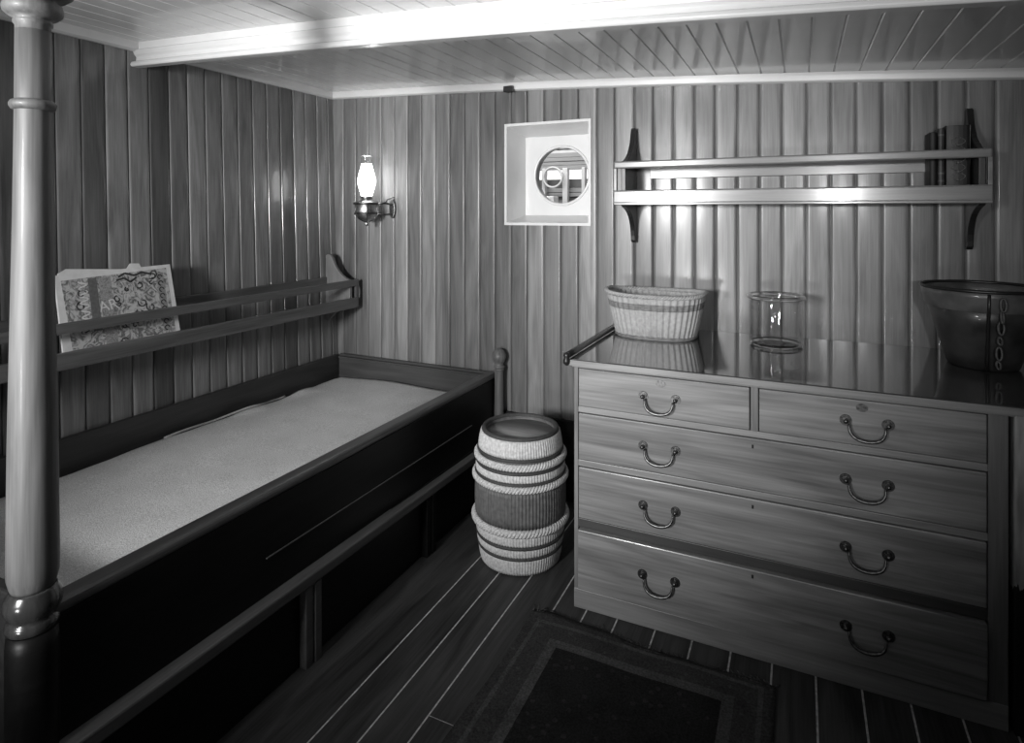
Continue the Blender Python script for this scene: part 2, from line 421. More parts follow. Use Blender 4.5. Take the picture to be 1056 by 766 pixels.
tag(mb.build('ring', M['paleboard']), 'pale round ring hanging behind the round window glass', 'ring')
tag(MB().box(-1.80, -1.70, Y2 - .25, Y2 - .14, 1.3, 1.625).build('box', M['white'], bevel=.008), 'white box standing outside behind the round window glass', 'box')
tag(MB().box(-1.885, -1.862, Y2 - .2, Y2 - .14, 1.3, 1.67).build('bollard', M['black'], bevel=.008), 'black upright bollard seen low at left through the round window', 'bollard')

# ------------------------------------------------------------------ bunk
bunk = empty('bunk', (-1.5, 1.8, 0), 'dark built-in wooden bunk along the left wall holding a grey mattress', 'bunk')
BY0, BY1 = .78, B - .012
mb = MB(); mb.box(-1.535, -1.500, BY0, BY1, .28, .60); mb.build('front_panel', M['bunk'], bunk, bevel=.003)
mb = MB(); mb.box(-1.557, -1.497, BY0, BY1, .598, .630); mb.build('cap_rail', M['cap'], bunk, bevel=.012, seg=3)
mb = MB(); mb.box(-1.500, -1.4955, 1.39, 2.70, .4235, .4275); mb.build('groove_highlight', M['strip'], bunk, bevel=.001)  # pale strip stands in for the highlight along a groove
mb = MB(); mb.box(-1.60, -1.492, BY0, BY1, .0, .30)
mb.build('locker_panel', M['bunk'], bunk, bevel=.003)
mb = MB(); mb.hexa([(-1.535, BY0, .278), (-1.456, BY0, .278), (-1.456, BY1, .250), (-1.535, BY1, .250), (-1.535, BY0, .318), (-1.456, BY0, .318), (-1.456, BY1, .286), (-1.535, BY1, .286)]); mb.build('moulding_strip', M['strip'], bunk, bevel=.006)
for ya, m_ in ((1.522, 'strip'), (2.24, 'bunk')):
    mb = MB(); mb.box(-1.492, -1.462, ya, ya + .028, 0, .264); mb.box(-1.492, -1.466, ya + .028, ya + .040, 0, .264); mb.box(-1.492, -1.460, ya + .040, ya + .070, 0, .264)
    mb.build('locker_stile', M[m_], bunk, bevel=.003)
mb = MB(); zb = .618
mb.hexa([(xl(.1) + .004, BY0, .1), (xl(.1) + .03, BY0, .1), (xl(.1) + .03, BY1, .1), (xl(.1) + .004, BY1, .1),
         (xl(zb) + .004, BY0, zb), (xl(zb) + .03, BY0, zb), (xl(zb) + .03, BY1, zb), (xl(zb) + .004, BY1, zb)])
mb.build('side_board', M['bunk_in'], bunk, bevel=.006)
mb = MB(); mb.box(-2.585, -1.54, BY1 - .028, BY1, .1, .600); mb.build('end_board', M['bunk_end'], bunk, bevel=.003)
mb = MB(); mb.box(-2.585, -1.497, BY1 - .036, BY1, .600, .612); mb.box(-2.585, -1.5, BY1 - .026, BY1, .612, .626); mb.build('end_moulding', M['bunk_end'], bunk, bevel=.004)
mb = MB(); mb.box(-2.575, -1.535, BY0, BY0 + .03, .1, .62); mb.build('foot_board', M['bunk_in'], bunk, bevel=.006)
mb = MB(); mb.box(-2.58, -1.535, BY0 + .03, BY1 - .03, .16, .19); mb.build('bunk_bottom', M['bunk'], bunk)
# slim turned post at the far end of the bunk front
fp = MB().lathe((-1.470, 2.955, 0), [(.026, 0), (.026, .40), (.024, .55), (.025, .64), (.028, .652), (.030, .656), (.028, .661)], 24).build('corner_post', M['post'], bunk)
fk = MB().lathe((-1.470, 2.955, .66), [(.018, 0), (.030, .003), (.033, .009), (.026, .016), (.022, .022), (.030, .034), (.039, .055), (.039, .070), (.030, .092), (.014, .105), (1e-6, .108)], 24).build('knob', M['post'], fp)

# mattress with a gently sagging wool cover
mb = MB(); nx, ny = 36, 80; X0, X1, Y0_, Y1_ = -2.568, -1.567, BY0 + .04, BY1 - .04
rg = random.Random(5)
def edge_l(y):
    e = .010 + .008 * math.sin(6.3 * y) + .006 * math.sin(17 * y + 1)
    e += .030 * math.exp(-((y - 2.28) / .10) ** 2) + .022 * math.exp(-((y - 2.62) / .07) ** 2)
    return e
def mz(x, y):
    u = (x - X0) / (X1 - X0); v = (y - Y0_) / (Y1_ - Y0_)
    z = .497 + .010 * math.sin(PI * u) + .004 * math.sin(5 * y + 3 * x) + .003 * math.sin(11 * x - 2 * y)
    z += .018 * math.exp(-((y - 2.25) / .09) ** 2 - ((x + 2.52) / .05) ** 2) + .016 * math.exp(-((y - 2.6) / .08) ** 2 - ((x + 2.52) / .05) ** 2)
    d = min(x - X0, X1 - x, Y1_ - y)
    return z - .03 * max(0, 1 - d / .03) ** 2
G = []
for j in range(ny + 1):
    y = Y0_ + (Y1_ - Y0_) * j / ny; row = []
    for i in range(nx + 1):
        t = i / nx; t = .5 - .5 * math.cos(PI * t) if False else t
        a = X0 + edge_l(y); b_ = X1
        cr = max(0, 1 - (Y1_ - y) / .09)            # rounded far corners
        a += .05 * cr ** 2; b_ -= .06 * cr ** 2 + .0
        x = a + (b_ - a) * t
        row.append(mb.bm.verts.new((x, y, mz(x, y))))
    G.append(row)
for j in range(ny):
    for i in range(nx):
        f = mb.bm.faces.new((G[j][i], G[j][i + 1], G[j + 1][i + 1], G[j + 1][i])); f.smooth = True
loop = G[0][:] + [G[j][nx] for j in range(1, ny + 1)] + [G[ny][i] for i in range(nx - 1, -1, -1)] + [G[j][0] for j in range(ny - 1, 0, -1)]
low = [mb.bm.verts.new((v.co.x, v.co.y, .19)) for v in loop]
for i in range(len(loop)):
    f = mb.bm.faces.new((loop[i], loop[(i + 1) % len(loop)], low[(i + 1) % len(loop)], low[i])); f.smooth = True
mb.bm.faces.new(low[::-1])
mat_o = mb.build('mattress', M['fabric'], origin=(-2.07, 1.9, .19))
tag(mat_o, 'long grey speckled mattress lying inside the dark wooden bunk', 'mattress')
M['cord'] = plain('pale_piping_cord', .35, .8, noise=.3, nscale=200)
mb = MB(); mb.tube([(X0 + edge_l(y) + .004, y, mz(X0 + edge_l(y) + .01, y) + .004) for y in [1.80 + .02 * i for i in range(36)]], .0055, 8)
mb.build('piping', M['cord'], mat_o)

# ------------------------------------------------------------------ big turned post
PX, PY = -1.533, .770
post = empty('post', (PX, PY, 0), 'tall turned wooden post with ring collars at the near end of the bunk', 'post')
MB().lathe((PX, PY, 0), [(.050, 0), (.050, .55), (.047, .585)], 40).build('lower_shaft', M['bunk'], post)
MB().lathe((PX, PY, .03), [(.044, .555), (.050, .560), (.0515, .570), (.048, .580), (.044, .583), (.047, .590), (.0535, .602), (.055, .615), (.052, .630), (.045, .640), (.043, .645)], 48).build('turned_base', wood('dark_turned_wood', .02, .05, 'Z', rough=.22, coat=.6), post)
MB().lathe((PX, PY, 0), [(.040, .674), (.043, .682), (.0475, .702), (.0482, .73), (.0475, .81), (.0455, 1.0), (.041, 1.25), (.0365, 1.50), (.0335, 1.74), (.0325, 1.90)], 56).build('shaft', M['post'], post)
MB().lathe((PX, PY, 0), [(.033, 1.724), (.040, 1.727), (.0435, 1.734), (.0435, 1.739), (.040, 1.745), (.033, 1.748)], 48).build('collar', M['post'], post)
MB().lathe((PX, PY, .022), [(.0325, 1.866), (.0325, 1.888), (.036, 1.892), (.0365, 1.898), (.034, 1.902), (.045, 1.908), (.054, 1.916), (.056, 1.926), (.053, 1.938), (.042, 1.944), (.042, 1.950), (.062, 1.953), (.073, 1.962), (.075, 1.975), (.075, 2.0), (.060, 2.02), (.060, zc(PX) - .020)], 56).build('capital', M['post'], post)

# ------------------------------------------------------------------ shelves with rails
def bracket_left_poly(zs):   # outline (x, z) of the curved end bracket of the bunk rack
    pass
rack = empty('book_rack', (-2.53, 1.9, .84), 'dark wooden wall rack with a front rail above the bunk, holding a paper', 'rack')
FXr = -2.42; RY0, RY1 = .70, 2.955
mb = MB(); mb.box(FXr - .022, FXr, RY0, RY1, .925, .988); mb.build('fascia', M['rack'], rack, bevel=.005)
mb = MB(); mb.box(xl(.93) + .006, FXr - .018, RY0, RY1, .926, .945); mb.build('shelf_board', M['rack'], rack)
mb = MB(); mb.box(FXr - .020, FXr, RY0, RY1, 1.056, 1.096); mb.build('top_rail', M['rack'], rack, bevel=.006)
mb = MB(); mb.hexa([(xl(1.06) + .002, RY0, 1.062), (xl(1.06) + .018, RY0, 1.062), (xl(1.06) + .018, RY1, 1.062), (xl(1.06) + .002, RY1, 1.062), (xl(1.1) + .002, RY0, 1.105), (xl(1.1) + .018, RY0, 1.105), (xl(1.1) + .018, RY1, 1.105), (xl(1.1) + .002, RY1, 1.105)])
mb.build('back_rail', M['rack'], rack, bevel=.003)
def curve(p0, p1, p2, n=8):
    return [tuple((1 - t) ** 2 * a + 2 * t * (1 - t) * b + t * t * c for a, b, c in zip(p0, p1, p2)) for t in [i / n for i in range(n + 1)]]
for yb in (RY0 + .03, RY1 - .055):
    wv = xl(1.0) - .002
    poly = [(wv + .004, .845)] + curve((wv + .03, .838), (wv + .07, .90), (FXr - .045, .926)) + [(FXr - .022, .926), (FXr - .022, 1.092)] \
        + curve((FXr - .022, 1.092), (wv + .115, 1.115), (wv + .075, 1.185)) + curve((wv + .06, 1.215), (wv + .05, 1.24), (wv + .022, 1.247), 4) + [(wv + .004, 1.235)]
    MB().prism(poly, 'Y', yb, yb + .022).build('bracket', M['rackend'], rack, bevel=.003)
MB().box(FXr - .018, FXr - .002, RY1 - .02, RY1, .985, 1.058).build('end_post', M['rack'], rack)

shelf = empty('wall_shelf', (-.08, B - .08, 1.36), 'long wooden wall shelf with a front rail on curved brackets above the chest', 'shelf')
SX0, SX1, SF = -.782, .637, 2.765
mb = MB(); mb.box(SX0, SX1, SF, SF + .020, 1.545, 1.598); mb.box(SX0, SX1, SF - .003, SF + .020, 1.534, 1.546); mb.box(SX0, SX1, SF - .003, SF + .022, 1.596, 1.602); mb.build('fascia', M['shelf'], shelf, bevel=.003)
mb = MB(); mb.box(SX0, SX1, SF + .018, B - .002, 1.540, 1.558); mb.build('shelf_board', M['shelf'], shelf)
mb = MB(); mb.box(SX0, SX1, SF - .002, SF + .020, 1.702, 1.736); mb.build('top_rail', M['shelf'], shelf, bevel=.007, seg=3)
mb = MB(); mb.box(SX0 + .118, SX1 - .02, B - .020, B - .001, 1.664, 1.722); mb.build('back_rail', M['shelf'], shelf, bevel=.003)
for xb in (-.752, .599):
    wy = B - .002
    up = [(SF + .018, 1.702)] + curve((SF + .018, 1.735), (wy - .085, 1.765), (wy - .05, 1.885), 8) + [(wy - .044, 1.906), (wy - .034, 1.913), (wy - .005, 1.913), (wy, 1.905)]
    dn = [(wy, 1.36), (wy - .006, 1.353), (wy - .03, 1.352), (wy - .042, 1.362)] + curve((wy - .045, 1.385), (wy - .060, 1.50), (SF + .03, 1.525), 8) + [(SF + .006, 1.537), (SF + .020, 1.540)]
    MB().prism(up + dn, 'X', xb, xb + .022).build('bracket', M['bracket'], shelf, bevel=.003)
for xa in (SX0, SX1 - .014): MB().box(xa, xa + .014, SF, SF + .018, 1.600, 1.704).build('end_post', M['shelf'], shelf, bevel=.002)

# dark books at the right end of the shelf
def book(x0, x1, ztop, depth, mat, label, bands=None, motif=False):
    e = empty('book', ((x0 + x1) / 2, 2.95, 1.558), label, 'book', 'dark books on the wall shelf')
    yb = 2.885
    mb = MB(); mb.box(x0, x0 + .004, yb, yb + depth, 1.558, ztop); mb.box(x1 - .004, x1, yb, yb + depth, 1.558, ztop)
    n = 8; ring = []
    mid, rad = (x0 + x1) / 2, (x1 - x0) / 2
    poly = [(mid - rad * math.cos(PI * i / n), yb - .008 * math.sin(PI * i / n)) for i in range(n + 1)] + [(x1, yb + .004), (x0, yb + .004)]
    mb.prism(poly, 'Z', 1.558, ztop); mb.build('cover', mat, e, bevel=.001)
    MB().box(x0 + .004, x1 - .004, yb + .004, yb + depth - .004, 1.561, ztop - .005).build('pages', plain('old_paper', .3, .8, noise=.1), e)
    if bands:
        for k, zb in enumerate(bands):
            poly = [(mid - rad * 1.01 * math.cos(PI * i / n), yb - .0092 * math.sin(PI * i / n) - .0004) for i in range(n + 1)]
            mb = MB(); mb.prism(poly + [(x1, yb + .001), (x0, yb + .001)], 'Z', zb, zb + .006); mb.build('spine_band', M['gilt'], e)
    if motif:
        mb = MB(); yy = yb - .0092
        for k in range(5):
            zz = 1.625 + k * .034
            for sgn in (-1, 1):
                mb.tube([(mid + sgn * (.004 + .018 * math.sin(t * PI)) , yy + .0015 * abs(math.cos(t * PI)) * 0, zz + .03 * t) for t in [i / 8 for i in range(9)]], .0018, 6)
            mb.ball((mid, yy, zz), .006, 8)
        mb.build('spine_ornament', M['gilt'], e)
    return e
M['gilt'] = plain('dull_gilt', .09, .5, noise=.5, nscale=150)
book(.462, .486, 1.815, .09, plain('book_black_cloth', .006, .6), 'thin dark book with plain spine at the left of the shelf books')
book(.489, .512, 1.828, .09, plain('book_grey_cloth', .02, .5, noise=.3), 'thin dark book with pale spine bands between plain and ornate books', bands=(1.62, 1.65, 1.72, 1.80))
book(.515, .594, 1.838, .095, plain('book_black_leather', .006, .5), 'thick black book with a gilt floral spine at the shelf end', motif=True)

# ------------------------------------------------------------------ illustrated paper in the rack
def paper_mat(name, v0, v1, scale, thr):
    m, nt, b = newmat(name); N = nt.nodes.new; L = nt.links.new
    tc = N('ShaderNodeTexCoord'); n = N('ShaderNodeTexNoise'); n.inputs['Scale'].default_value = scale; n.inputs['Detail'].default_value = 8; n.inputs['Distortion'].default_value = 2.5
    L(tc.outputs['Object'], n.inputs['Vector'])
    r = N('ShaderNodeMapRange'); r.inputs[1].default_value = thr - .09; r.inputs[2].default_value = thr + .09; r.inputs[3].default_value = v0; r.inputs[4].default_value = v1
    L(n.outputs['Fac'], r.inputs[0]); L(r.outputs[0], b.inputs['Base Color']); b.inputs['Roughness'].default_value = .8; return m
np_ = empty('newspaper', (-2.5, 1.65, .945), 'folded illustrated newspaper leaning in the dark wall rack above the bunk', 'newspaper')
# page plane: u along the width (Y), v up the sheet, leaning back on the wall
PO = Vector((-2.455, 1.335, .947)); PU = Vector((0, .470, .008))
PV = Vector((-.112, .026, .312))
PN = PU.cross(PV).normalized()
if PN.x < 0: PN = -PN
def pp(u, v, d=0.0): return PO + PU * u + PV * v + PN * d
def sheet(mb, poly, d0, d1):
    A = [mb.bm.verts.new(pp(u, v, d0)) for u, v in poly]; Bq = [mb.bm.verts.new(pp(u, v, d1)) for u, v in poly]
    mb.bm.faces.new(A); mb.bm.faces.new(Bq[::-1])
    for i in range(len(poly)): mb.bm.faces.new((A[i], A[(i + 1) % len(poly)], Bq[(i + 1) % len(poly)], Bq[i]))
paperwhite = plain('newsprint', .62, .8, noise=.08, nscale=30)
engr = paper_mat('engraved_picture', .12, .45, 30, .48)
engr2 = paper_mat('engraved_band', .14, .30, 80, .46)
grey = plain('grey_ink_band', .11, .8, noise=.2, nscale=90)
ink = plain('black_ink', .03, .8); pale = plain('pale_ink', .60, .8)
mb = MB(); sheet(mb, [(0, 0), (1, 0), (1, 1), (0, 1)], -.010, 0); mb.build('front_page', paperwhite, np_)
mb = MB(); sheet(mb, [(.03, .02), (.99, .02), (.72, 1.06), (.64, 1.07), (.60, 1.0), (.10, 1.075), (.04, 1.03)], -.018, -.011); mb.build('inner_page', paperwhite, np_)
mb = MB(); sheet(mb, [(.07, .035), (.955, .035), (.955, .955), (.04, .93)], 0, .0008); cover = mb
mb = MB(); sheet(mb, [(.33, .10), (.43, .10), (.43, .92), (.33, .92)], .0008, .0014); mb.build('masthead_strip', engr2, np_)
mb = MB(); sheet(mb, [(.245, .28), (.315, .28), (.315, .92), (.245, .92)], .0008, .0014); mb.build('dark_band', grey, np_)
mb = MB(); sheet(mb, [(.845, .12), (.915, .12), (.915, .90), (.845, .90)], .0008, .0012); mb.build('title_ground', plain('mid_ink_band', .22, .8, noise=.3, nscale=90), np_)
def stroke(mb, pts, wd, d):
    for (a, b_), (c, e) in zip(pts, pts[1:]):
        dx, dy = c - a, (e - b_) * .67; l = math.hypot(dx, dy) or 1; nx_, ny_ = -dy / l * wd, dx / l * wd / .67
        sheet(mb, [(a + nx_, b_ + ny_), (c + nx_, e + ny_), (c - nx_, e - ny_), (a - nx_, b_ - ny_)], .0012, d)
mb = cover; nfc = len(mb.bm.faces); r5 = random.Random(11)
for k in range(16):          # scroll ornaments in dark ink
    cu, cv = r5.uniform(.12, .82), r5.uniform(.08, .9); rr = r5.uniform(.02, .05); a0 = r5.uniform(0, 6)
    if .22 < cu < .46: cu += .25
    stroke(mb, [(cu + rr * (1 - i / 14) * math.cos(a0 + i * .6), cv + 1.4 * rr * (1 - i / 14) * math.sin(a0 + i * .6)) for i in range(10)], .005, .0018)
for a in range(9):           # chain of loops down the right-hand title column
    cv = .16 + a * .085
    stroke(mb, [(.88 + .022 * math.cos(i * PI / 4), cv + .03 * math.sin(i * PI / 4)) for i in range(7)], .005, .0018)
stroke(mb, [(.5, .90), (.56, .94), (.64, .90), (.72, .93), (.80, .89)], .008, .0018)
stroke(mb, [(.48, .86), (.55, .88), (.60, .82), (.66, .87)], .008, .0018)
mb.bm.faces.ensure_lookup_table()
for f in mb.bm.faces[nfc:]: f.material_index = 1
mb.build('cover_picture', [engr, ink], np_)
mb = MB()
for k in range(5):           # pale scroll lettering at the left
    cv = .40 + k * .10
    stroke(mb, [(.20 + .035 * math.sin(i * .9 + k), cv + .012 * i) for i in range(9)], .006, .0018)
mb.build('scroll_lettering', pale, np_)
def letters(txt, u, v, size, rot, mat, name):
    fc = bpy.data.curves.new(name, 'FONT'); fc.body = txt; fc.size = 1; fc.align_x = 'CENTER'; fc.align_y = 'CENTER'
    fo = bpy.data.objects.new(name, fc); COL.objects.link(fo)
    dg = bpy.context.evaluated_depsgraph_get(); me = bpy.data.meshes.new_from_object(fo.evaluated_get(dg))
    bpy.data.objects.remove(fo)
    e1 = PU.normalized(); e2 = PN.cross(e1)
    if e2.z < 0: e2 = -e2
    c = pp(u, v, .0022); org = WORLD[np_.name]
    for vv in me.vertices:
        x, y = vv.co.x * size, vv.co.y * size
        x, y = x * math.cos(rot) - y * math.sin(rot), x * math.sin(rot) + y * math.cos(rot)
        vv.co = c + e1 * x + e2 * y - org
    me.materials.append(mat); o = bpy.data.objects.new(name, me); COL.objects.link(o); o.parent = np_; return o
letters('AR', .385, .56, .060, 0.10, pale, 'lettering')

# ------------------------------------------------------------------ chest of drawers
chest = empty('chest_of_drawers', (-.13, 2.6, 0), 'wide mahogany chest of five drawers with brass bail handles against the back wall', 'chest of drawers')
CF = 2.208
mb = MB(); mb.box(-.779, .545, CF + .028, B - .02, .0, .918); mb.build('carcass', M['chest'], chest)
for xa, xb in ((-.779, -.763), (.497, .545)):
    MB().box(xa, xb, CF, CF + .03, .0, .918).build('stile', M['stile'], chest, bevel=.002)
for za, zb, m_ in ((.742, .764, 'chest'), (.538, .562, 'chest'), (.306, .340, 'bunk_end')):  # lowest rail's darker wood stands in for the shade of its gap
    MB().box(-.763, .497, CF + .001, CF + .03, za, zb).build('rail', M[m_], chest, bevel=.002)
MB().box(-.151, -.127, CF + .001, CF + .03, .762, .918).build('divider', M['stile'], chest, bevel=.002)
mb = MB(); mb.prism([(-.779, .0), (-.70, -.0), (.545, .0), (.545, .074), (-.763, .074), (-.779, .074)], 'Y', CF - .004, CF + .03); mb.build('plinth', M['chest'], chest, bevel=.003)
mb = MB(); mb.box(-.795, .70, CF - .022, B - .006, .922, .945); mb.build('chest_top', M['top'], chest, bevel=.006, seg=3)
mb = MB(); mb.box(-.796, .70, CF - .0245, CF - .02, .9215, .9425); mb.build('front_edge', M['chest'], chest, bevel=.002)
mb = MB(); mb.box(-.785, .56, CF - .012, CF + .05, .913, .9225); mb.build('top_moulding', M['chest'], chest, bevel=.004)
hproto = None
def make_handle(c, parent):
    mb = MB(); x, z = c; y = fy
    for s in (-1, 1):
        # rosette: turned disc facing the room
        for r0, d in ((.017, .003), (.013, .006), (.008, .012)):
            n = 20
            A = [mb.bm.verts.new((x + s * .058 + r0 * math.cos(2 * PI * i / n), y - d, z + r0 * math.sin(2 * PI * i / n))) for i in range(n)]
            Bq = [mb.bm.verts.new((x + s * .058 + r0 * 1.05 * math.cos(2 * PI * i / n), y, z + r0 * 1.05 * math.sin(2 * PI * i / n))) for i in range(n)]
            mb.bm.faces.new(A)
            for i in range(n): mb.bm.faces.new((A[i], A[(i + 1) % n], Bq[(i + 1) % n], Bq[i]))
        mb.ball((x + s * .058, y - .015, z), .0075, 12)
    pts = []; n = 22
    for i in range(n + 1):
        t = i / n; a = PI * t
        pts.append((x - .050 * math.cos(a) * (1 + .12 * math.sin(a) ** 2), y - .017 - .010 * math.sin(a), z - .006 - .047 * math.sin(a) ** .75))
    mb.tube(pts, .0043, 8, taper=[.75 + .55 * math.sin(PI * i / n) ** 1.0 for i in range(n + 1)])
    return mb.build('handle', M['darkbrass'], parent)
drawers = [(-.760, -.154, .766, .909, 0), (-.124, .494, .766, .909, 0), (-.760, .494, .565, .739, 0), (-.760, .494, .343, .535, 0), (-.760, .494, .078, .302, .010)]
labels = ['top left short drawer', 'top right short drawer', 'upper long drawer', 'middle long drawer', 'bottom long drawer slightly pulled out']
for k, (x0, x1, z0, z1, out) in enumerate(drawers):
    fy = CF - .004 - out
    mb = MB(); mb.box(x0, x1, fy, CF + .035, z0, z1)
    d = mb.build('drawer', M['drawer'], chest, bevel=.0035)
    d['label'] = labels[k]
    zh = {0: .836, 1: .842, 2: .655, 3: .440, 4: .196}[k]
    xs = [-.456] if k == 0 else [.189] if k == 1 else [-.456, .189]
    for xh in xs:
        if hproto is None:
            hproto = make_handle((xh, zh), d); h0 = (xh, fy, zh)
        else:
            h = hproto.copy(); COL.objects.link(h); h.parent = d; h.location = (xh - h0[0], fy - h0[1], zh - h0[2])
    if k < 2:
        xm = (-.451, .176)[k]; mb = MB()
        mb.prism([(xm + .017 * math.cos(2 * PI * i / 16), (z1 - .022) + .013 * math.sin(2 * PI * i / 16)) for i in range(16)], 'Y', fy - .003, fy + .002)
        mb.build('escutcheon', M['darkbrass'], d)
    else:
        zz = {2: .715, 3: .512, 4: .283}[k]
        MB().box(-.147, -.141, fy - .0012, fy + .002, zz - .008, zz + .004).build('keyhole', M['iron'], d)
# dark bar along the left edge of the chest top
eb = MB().tube([(-.800, 2.185, .957), (-.800, 2.25, .957), (-.800, B - .008, .957)], .0125, 10).build('edge_rail', M['iron'], chest)
MB().lathe((-.800, 2.183, .933), [(.006, -.012), (.013, -.004), (.014, .006), (.010, .016), (.013, .024), (.011, .034), (1e-6, .038)], 16).build('edge_knob', M['iron'], eb)

# worn upright plank on the right of the chest
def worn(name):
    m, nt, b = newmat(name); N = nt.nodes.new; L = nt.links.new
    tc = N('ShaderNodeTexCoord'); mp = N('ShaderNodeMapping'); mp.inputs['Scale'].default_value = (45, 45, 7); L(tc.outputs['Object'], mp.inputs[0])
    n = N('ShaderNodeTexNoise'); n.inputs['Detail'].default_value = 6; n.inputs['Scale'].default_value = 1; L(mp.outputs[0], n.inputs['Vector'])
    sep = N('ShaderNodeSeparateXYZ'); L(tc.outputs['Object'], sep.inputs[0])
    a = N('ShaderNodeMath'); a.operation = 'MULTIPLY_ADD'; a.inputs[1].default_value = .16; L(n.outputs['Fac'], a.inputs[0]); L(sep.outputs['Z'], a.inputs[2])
    st = N('ShaderNodeMath'); st.operation = 'GREATER_THAN'; st.inputs[1].default_value = .49; L(a.outputs[0], st.inputs[0])  # pale above, dark below a ragged line
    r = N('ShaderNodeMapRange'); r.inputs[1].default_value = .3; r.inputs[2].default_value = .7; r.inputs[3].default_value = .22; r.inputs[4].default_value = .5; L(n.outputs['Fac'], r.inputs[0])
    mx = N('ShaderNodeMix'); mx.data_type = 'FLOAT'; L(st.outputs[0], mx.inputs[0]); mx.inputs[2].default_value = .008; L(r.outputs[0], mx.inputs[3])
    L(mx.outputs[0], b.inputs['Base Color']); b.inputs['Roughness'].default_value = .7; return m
pl = MB().box(.556, .68, CF - .01, CF + .05, 0, .918).build('plank', worn('worn_plank_dark_below'), bevel=.005)
tag(pl, 'worn upright plank, pale above and dark below, at the right side of the chest', 'plank')

# ------------------------------------------------------------------ wicker basket
BC = (-.590, 2.775, .945)
bk = empty('basket', BC, 'pale oval wicker basket at the left end of the chest top', 'basket')
M['wicker'] = plain('pale_wicker', .33, .6, noise=.15, nscale=70)
M['wickerd'] = plain('darker_wicker', .16, .6, noise=.35, nscale=70)
def oval(t, z):
    k = z / .205; a = .172 + .048 * k ** .8; b_ = .112 + .034 * k ** .8
    p = 2.5; c, s = math.cos(t), math.sin(t)
    r = (abs(c) ** p + abs(s) ** p) ** (-1 / p)
    return a * r * c, b_ * r * s
def weave(z0, z1, rows, N, amp, name, mat):
    mb = MB(); R = []
    for j in range(rows * 2 + 1):
        z = z0 + (z1 - z0) * j / (rows * 2); ring = []
        for i in range(N):
            t = 2 * PI * i / N; x, y = oval(t, z); row = j // 2
            l = math.hypot(x, y); d = amp * math.cos(2 * PI * i / 6) * (1.0 if row % 2 else .7) + (amp * .25 if j % 2 else -amp * .2)
            sag = .012 * math.cos(t) ** 4 * (z / .205)
            ring.append(mb.bm.verts.new((BC[0] + x * (1 + d / l), BC[1] + y * (1 + d / l), BC[2] + z + sag)))
        R.append(ring)
    for a, b_ in zip(R, R[1:]):
        for i in range(N):
            f = mb.bm.faces.new((a[i], a[(i + 1) % N], b_[(i + 1) % N], b_[i])); f.smooth = True
    return mb.build(name, mat, bk, solid=.005)
weave(.006, .128, 15, 288, .0034, 'woven_side', M['wicker'])
weave(.127, .155, 4, 288, .0034, 'open_band', M['wickerd'])  # darker colour stands in for the dark gaps of an open weave
weave(.154, .184, 4, 288, .0034, 'woven_collar', M['wicker'])
mb = MB()
for ph in (0, 2 * PI / 3, 4 * PI / 3):
    pts = []
    for i in range(300):
        t = 2 * PI * i / 300; x, y = oval(t, .20); l = math.hypot(x, y); q = 34 * t + ph
        pts.append((BC[0] + x * (1 + .006 * math.cos(q) / l), BC[1] + y * (1 + .006 * math.cos(q) / l), BC[2] + .190 + .012 * math.cos(t) ** 4 + .006 * math.sin(q)))
    mb.tube(pts, .0052, 6, True)
mb.build('braided_rim', M['wicker'], bk)
mb = MB(); v = []
P = [oval(2 * PI * i / 64, .004) for i in range(64)]
mb.prism([(BC[0] + x, BC[1] + y) for x, y in P], 'Z', BC[2], BC[2] + .009); mb.build('base', M['wicker'], bk)
mb = MB(); mb.tube([(BC[0] + oval(2 * PI * i / 100, .008)[0] * 1.01, BC[1] + oval(2 * PI * i / 100, .008)[1] * 1.01, BC[2] + .008) for i in range(100)], .006, 8, True); mb.build('base_ring', M['wickerd'], bk)

# ------------------------------------------------------------------ glass jar
JC = (-.092, 2.785, .945)
mb = MB()
prof = [(1e-6, 0), (.090, 0), (.101, .004), (.104, .014), (.104, .180), (.102, .188), (.108, .193), (.113, .198), (.113, .207), (.108, .212), (.100, .212), (.097, .206), (.097, .185), (.098, .02), (.092, .012), (1e-6, .010)]
mb.lathe(JC, prof, 64)
jar = mb.build('jar', M['jarglass'], origin=JC)
tag(jar, 'clear round glass jar standing on the middle of the chest top', 'jar')

rimp = [(JC[0] + .106 * math.cos(2 * PI * i / 64), JC[1] + .106 * math.sin(2 * PI * i / 64), JC[2] + .203) for i in range(64)]
MB().tube(rimp, .0085, 10, True).build('rim', M['glass'], jar)
MB().tube([(JC[0] + .094 * math.cos(2 * PI * i / 64), JC[1] + .094 * math.sin(2 * PI * i / 64), JC[2] + .0085) for i in range(64)], .008, 10, True).build('foot_ring', M['glass'], jar)
# ------------------------------------------------------------------ leather bucket
KC = (.600, 2.735, .945)
bu = empty('bucket', KC, 'dark tapered leather bucket with a paler top band at the right of the chest top', 'bucket')
leather = plain('dark_leather', .035, .38, coat=.2, noise=.5, nscale=14, bump=.15)
palel = plain('paler_leather', .09, .36, coat=.2, noise=.4, nscale=16, bump=.1)  # lighter tone for the upper band
mb = MB(); mb.lathe(KC, [(.085, 0), (.106, .004), (.122, .05), (.152, .16), (.175, .225)], 56, cap=False)
mb.build('side', leather, bu, solid=.006)
mb = MB(); mb.lathe(KC, [(1e-6, .004), (.09, .004), (.09, .012), (1e-6, .012)], 40); mb.build('base', leather, bu)
mb = MB(); mb.lathe(KC, [(.1735, .212), (.178, .220), (.1865, .262), (.189, .282), (.185, .283), (.179, .262), (.169, .215)], 56, cap=False); mb.build('upper_band', palel, bu)
mb = MB(); mb.tube([(KC[0] + .188 * math.cos(2 * PI * i / 56), KC[1] + .188 * math.sin(2 * PI * i / 56), KC[2] + .285) for i in range(56)], .006, 8, True); mb.build('rim', M['iron'], bu)
